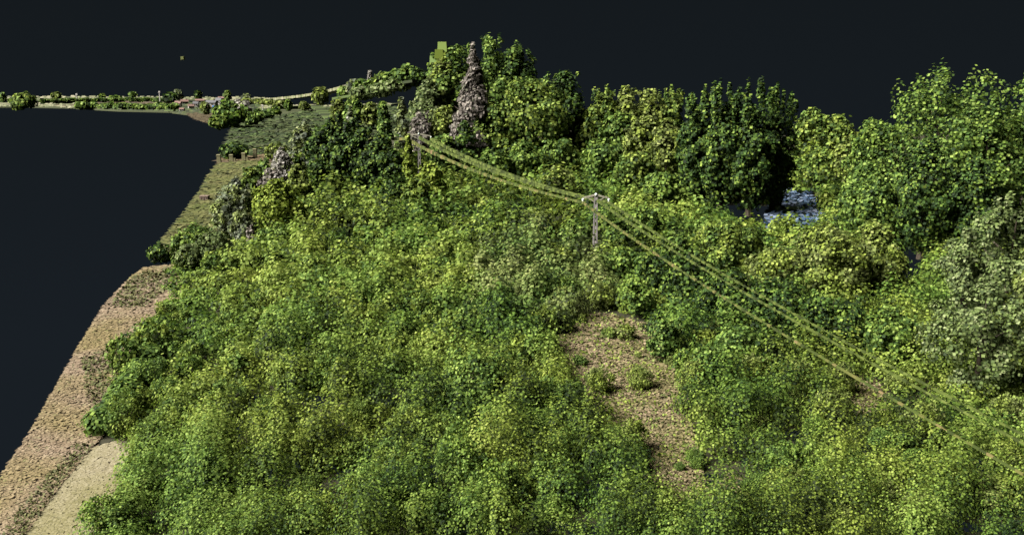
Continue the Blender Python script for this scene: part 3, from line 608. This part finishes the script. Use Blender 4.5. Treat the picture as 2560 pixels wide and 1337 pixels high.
for (px, py, l) in [(1500, 985, 'left one of the two small shrubs inside the bare clearing'), (1600, 975, 'right one of the two small shrubs inside the bare clearing'), (1560, 850, 'low shrub on the upper rim of the bare clearing'), (1580, 1130, 'shrub at the lower left rim of the clearing')]:
    p = on_ground(px, py); shrub(p[0], p[1], .75, 'olv', l, 'shrubs in the clearing')
for k in range(18):
    pl = CLEAR if k < 12 else CLEAR2 if k < 15 else CLEAR3; A = np.array(pl)
    while True:
        a, b = rs.uniform(A[:, 0].min(), A[:, 0].max()), rs.uniform(A[:, 1].min(), A[:, 1].max())
        if bool(inpoly(np.array([a]), np.array([b]), pl)[0]): break
    p = on_ground(a, b); shrub(p[0], p[1], rs.uniform(.22, .5), ('olv', 'grn', 'yel')[k % 3], 'tiny scattered scrub tuft on the ' + ('bare clearing' if k < 12 else 'bare patch at the bottom right' if k < 15 else 'small bare patch under the wires'), 'scrub tufts on bare ground')
# smooth green mound of foliage beside the soil field
p = on_ground(262, 1085); q = on_ground(375, 895)
root = empty('bush', (p[0], p[1], 0)); d = q - p; lb = [(d[0] * t + R.normal(0, .4), d[1] * t, R.uniform(.5, 1.1), R.uniform(.9, 1.7), R.uniform(.8, 1.4)) for t in np.linspace(0, 1, 16)]
C, N = lobe_cloud(R, lb, 6500, up=.4, flat=.4); C[:, 2] = np.maximum(C[:, 2], .05)
link('foliage', quad_mesh('foliage', C, N, R.uniform(.2, .42, len(C)), R.beta(2, 3, len(C)), M['grn']), root)
mb = MB()
for k in range(8): mb.tube([(d[0] * k / 8, d[1] * k / 8, -.1), (d[0] * k / 8 + .2, d[1] * k / 8, .9), (d[0] * k / 8 + .5, d[1] * k / 8 + .2, 1.7)], [.07, .05, .02], 5)
mb.obj('stem', M['bark'], root); tag(root, 'long smooth green bush between the soil field and the pale track', 'bush')
# big olive leaf clumps at the hilltop's left shoulder: outer boughs of one tree
root = empty('tree', at_y(1100, 215, 280)); b0 = np.array(root.location)
mb = MB()
for (x, y, s, t) in [(1106, 118, 3.2, .8), (1115, 128, 3.0, .5), (1098, 136, 3.0, .35), (1110, 146, 3.4, .6), (1084, 150, 2.6, .9), (1102, 158, 3., .45), (1092, 166, 2.4, .55), (1112, 168, 2.6, .4)]:
    c = at_y(x, y, 278 + random.uniform(-1, 1)) - b0; h_ = s * .46; mb.box(c[0] - h_, c[0] + h_, c[1] - h_, c[1] + h_, c[2] - h_, c[2] + h_, t, top=.86)
mb.obj('crown', M['wire_clump'], root); e = at_y(1105, 140, 280) - b0
MB().tube([(0, 0, -2), (e * .5), e], [.5, .4, .15], 7).obj('trunk', M['bark'], root)
tag(root, 'tree with oversized blocky olive leaf clumps on the hilltop left shoulder', 'tree')

# ------------------------------------------------------------------ power line
def pole(px, base_py, top_py, Y, arm, name, label):
    p = at_y(px, top_py, Y); g = float(terr(p[0], Y)); h = p[2] - g; root = empty(name, (p[0], Y, g))
    for s in (-1, 1): MB().beam((s * .3, 0, -.4), (s * .2, 0, h - .2), .28, .36, .2).obj('post', M['concrete'], root)
    nr = 9
    for k in range(nr):
        z = .5 + (h - 1.2) * k / (nr - 1); MB().box(-.24 + .09 * k / nr, .24 - .09 * k / nr, -.12, .12, z - .28, z + .28).obj('rung', M['rung'], root)
    tips = []
    for s in (-1, 1):
        MB().beam((s * .1, 0, h - .05), (s * arm, 0, h - .55), .34, .3, .24).obj('crossarm', M['steel'], root)
        MB().beam((s * .15, -.05, h - 1.3), (s * arm * .6, -.05, h - .5), .16).obj('brace', M['steel'], root)
        MB().tube([(s * arm, 0, h - .6), (s * arm, 0, h - .75), (s * arm, 0, h - .95), (s * arm, 0, h - 1.3)], [.1, .24, .2, .1], 8).obj('insulator', M['ceramic'], root)
        tips.append(np.array([p[0] + s * arm, Y, g + h - 1.3]))
    MB().tube([(0, -.1, h - .1), (0, -.1, h + .12), (0, -.1, h + .3)], [.2, .24, .1], 8).obj('insulator', M['ceramic'], root)
    tips.insert(1, np.array([p[0] + .25, Y - .2, g + h - 1.0]))
    tag(root, label, 'utility pole'); return tips
t1 = pole(1490, 640, 487, 150, 2.2, 'utility_pole', 'pale ladder-like concrete utility pole with sloping crossarms, nearest on the slope')
t2 = pole(1047, 470, 335, 236, 3.2, 'utility_pole', 'far utility pole with whitish crossarm half hidden by foliage')
ends = [at_y(2640, 1232, 41), at_y(2640, 1150, 45), at_y(2640, 1128, 50)]
def wire_pts(a, b, sag, n):
    t = np.linspace(0, 1, n)[:, None]; p = a + (b - a) * t; p[:, 2] -= 4 * sag * (t[:, 0] - t[:, 0] ** 2); return p
for k, lab in enumerate(('lowest and left wire of the power line', 'middle wire of the power line', 'upper right wire of the power line')):
    far = t2[k] + np.array([-30, 42, -1.0]) if k == 0 else None
    P = np.concatenate(([wire_pts(far, t2[k], .5, 30)[:-1]] if far is not None else []) + [wire_pts(t2[k], t1[k], 1.6, 110)[:-1], wire_pts(t1[k], ends[k], .9, 190)])
    mb = MB()
    for a, b in zip(P[:-1], P[1:]):
        w = np.interp(a[1], [45, 100, 150, 236], [.11, .2, .34, .66]) * (.35 if a[1] < 120 and random.random() < .2 else 1.); mb.beam(a, a + (b - a) * 1.02, w * random.uniform(.7, 1.3), w * random.uniform(.7, 1.3), t=random.random() * (.75 if random.random() < .9 else 1.))
    o = mb.obj('power_line_wire', M['wire_tan' if k == 0 else 'wire']); tag(o, lab + ' strung between the two utility poles', 'wire', 'power line wires')

# ------------------------------------------------------------------ small things on the fields
for i, (x, y, h, l) in enumerate([(548, 406, 2.6, 'leftmost fence post at the cut edge of the path'), (579, 403, 2.2, 'short second fence post along the path'), (610, 401, 2.6, 'third fence post along the path with a stub'), (638, 394, 3.2, 'tallest fence post at the right end of the row')]):
    p = on_ground(x, y); root = empty('fence_post', p)
    MB().box(-.75, .75, -.6, .6, -.3, h, top=.85).obj('shaft', M['post'], root); MB().box(-.85, .85, -.7, .7, h + .004, h + .35, top=.7).obj('cap', M['post'], root)
    if i in (1, 2): MB().box(.5, 1.7, -.5, .5, -.3, h * .55, top=.8).obj('stub', M['post'], root)
    tag(root, l, 'fence post', 'fence posts along the path')
p = on_ground(512, 500); root = empty('crate', p)
root.scale = (1.4, 1.4, 1.7); MB().box(-.75, .75, -.55, .55, 0, .55).obj('body', M['crate'], root); MB().box(-.82, .82, -.62, .62, .554, .68, top=.95).obj('lid', M['crate'], root)
for s in (-.5, 0, .5): MB().box(s - .05, s + .05, -.6, -.552, .05, .5).obj('slat', M['crate'], root)
tag(root, 'small pinkish crate lying alone on the meadow', 'crate')
c = at_y(457, 146, 420); root = empty('stray_speck', c); s = .75
MB().box(-s, s, -s, s, -s, s, top=.98).obj('block', M['stray'], root); MB().box(-s * .8, s * .8, -s - .1, -s - .01, -s * .8, s * .8).obj('face', M['stray'], root)
tag(root, 'single olive square speck hanging alone in the dark sky', 'speck')
# masts
for (x, y0, y1, Y, l) in [(193, 251, 238, 1350, 'thin white mast on the far strip'), (400, 250, 232, 1300, 'white mast left of the village with a bright head'), (657, 272, 266, 700, 'short white post at the near corner of the hedge')]:
    a = at_y(x, y0, Y); b = at_y(x, y1, Y); root = empty('mast', (a[0], a[1], min(a[2], 0))); hh = b[2] - min(a[2], 0); r = .9 * Y / 1300
    MB().tube([(0, 0, 0), (0, 0, hh)], [r, r * .8], 8).obj('shaft', M['wall_white'], root); MB().box(-r * 1.7, r * 1.7, -r, r, hh, hh + 2.4 * r, top=.8).obj('head', M['wall_white'], root); tag(root, l, 'mast')
# village houses
def house(x, base, w_px, h_px, roof, label, wall='wall_white'):
    r = ray(x, base); t = -CAMZ / r[2]; p = np.array([0, 0, CAMZ]) + r * t; w = w_px / FPX * p[1]; h = h_px / FPX * p[1]; d = w * .8
    root = empty('house', (p[0], p[1], 0)); root.rotation_euler = (0, 0, random.uniform(-.5, .5)); e = h * .58
    MB().box(-w / 2, w / 2, -d / 2, d / 2, -.3, e).obj('wall', M[wall], root)
    o = w * .56; q = d * .6
    rf = MB().add([(-o, -q, e + .02), (o, -q, e + .02), (o, q, e + .02), (-o, q, e + .02), (-o, 0, h), (o, 0, h)], [(3, 2, 1, 0), (0, 1, 5, 4), (2, 3, 4, 5), (0, 4, 3), (1, 2, 5)]).obj('roof', M[roof], root)
    MB().box(w * .2, w * .3, -.1 * d, .05 * d, h * .75, h * 1.12).obj('chimney', M['roof_red'], rf)
    for s in (-.28, .12): MB().box(w * s, w * (s + .16), -d / 2 - .12, -d / 2 + .05, e * .4, e * .75).obj('window', M['glass'], root)
    MB().box(w * .34, w * .44, -d / 2 - .12, -d / 2 + .05, 0, e * .6).obj('door', M['roof_grey'], root)
    tag(root, label, 'house', 'houses of the far village')
for a in [(446, 268, 14, 15, 'roof_red', 'leftmost village house with a reddish roof'), (462, 262, 16, 13, 'roof_red', 'reddish roofed house behind the leftmost village house'), (478, 273, 13, 12, 'roof_red', 'small pale house at the front left of the village'), (490, 268, 12, 14, 'roof_grey', 'white narrow house at the middle of the village'),
          (455, 278, 11, 8, 'roof_red', 'low pinkish shed at the front edge of the village'), (530, 266, 24, 15, 'roof_grey', 'long grey roofed house at the right of the village'), (548, 262, 14, 17, 'roof_grey', 'tall dark grey house at the right end of the village'), (500, 257, 20, 9, 'roof_red', 'pale house behind the middle of the village'), (525, 273, 10, 8, 'roof_red', 'small pinkish outbuilding below the long grey house'), (555, 252, 16, 10, 'roof_red', 'pinkish house in the back row of the village')]: house(*a)
p = on_ground(538, 275); root = empty('shed', p)
MB().box(-2.4, 2.4, -2, 2, 0, 3.2).obj('wall', M['tarp'], root); MB().add([(-2.7, -2.3, 3.21), (2.7, -2.3, 3.21), (2.7, 2.3, 3.21), (-2.7, 2.3, 3.21), (-2.7, 0, 4.6), (2.7, 0, 4.6)], [(3, 2, 1, 0), (0, 1, 5, 4), (2, 3, 4, 5), (0, 4, 3), (1, 2, 5)]).obj('roof', M['tarp'], root)
tag(root, 'bright blue shed below the grey village house', 'shed')
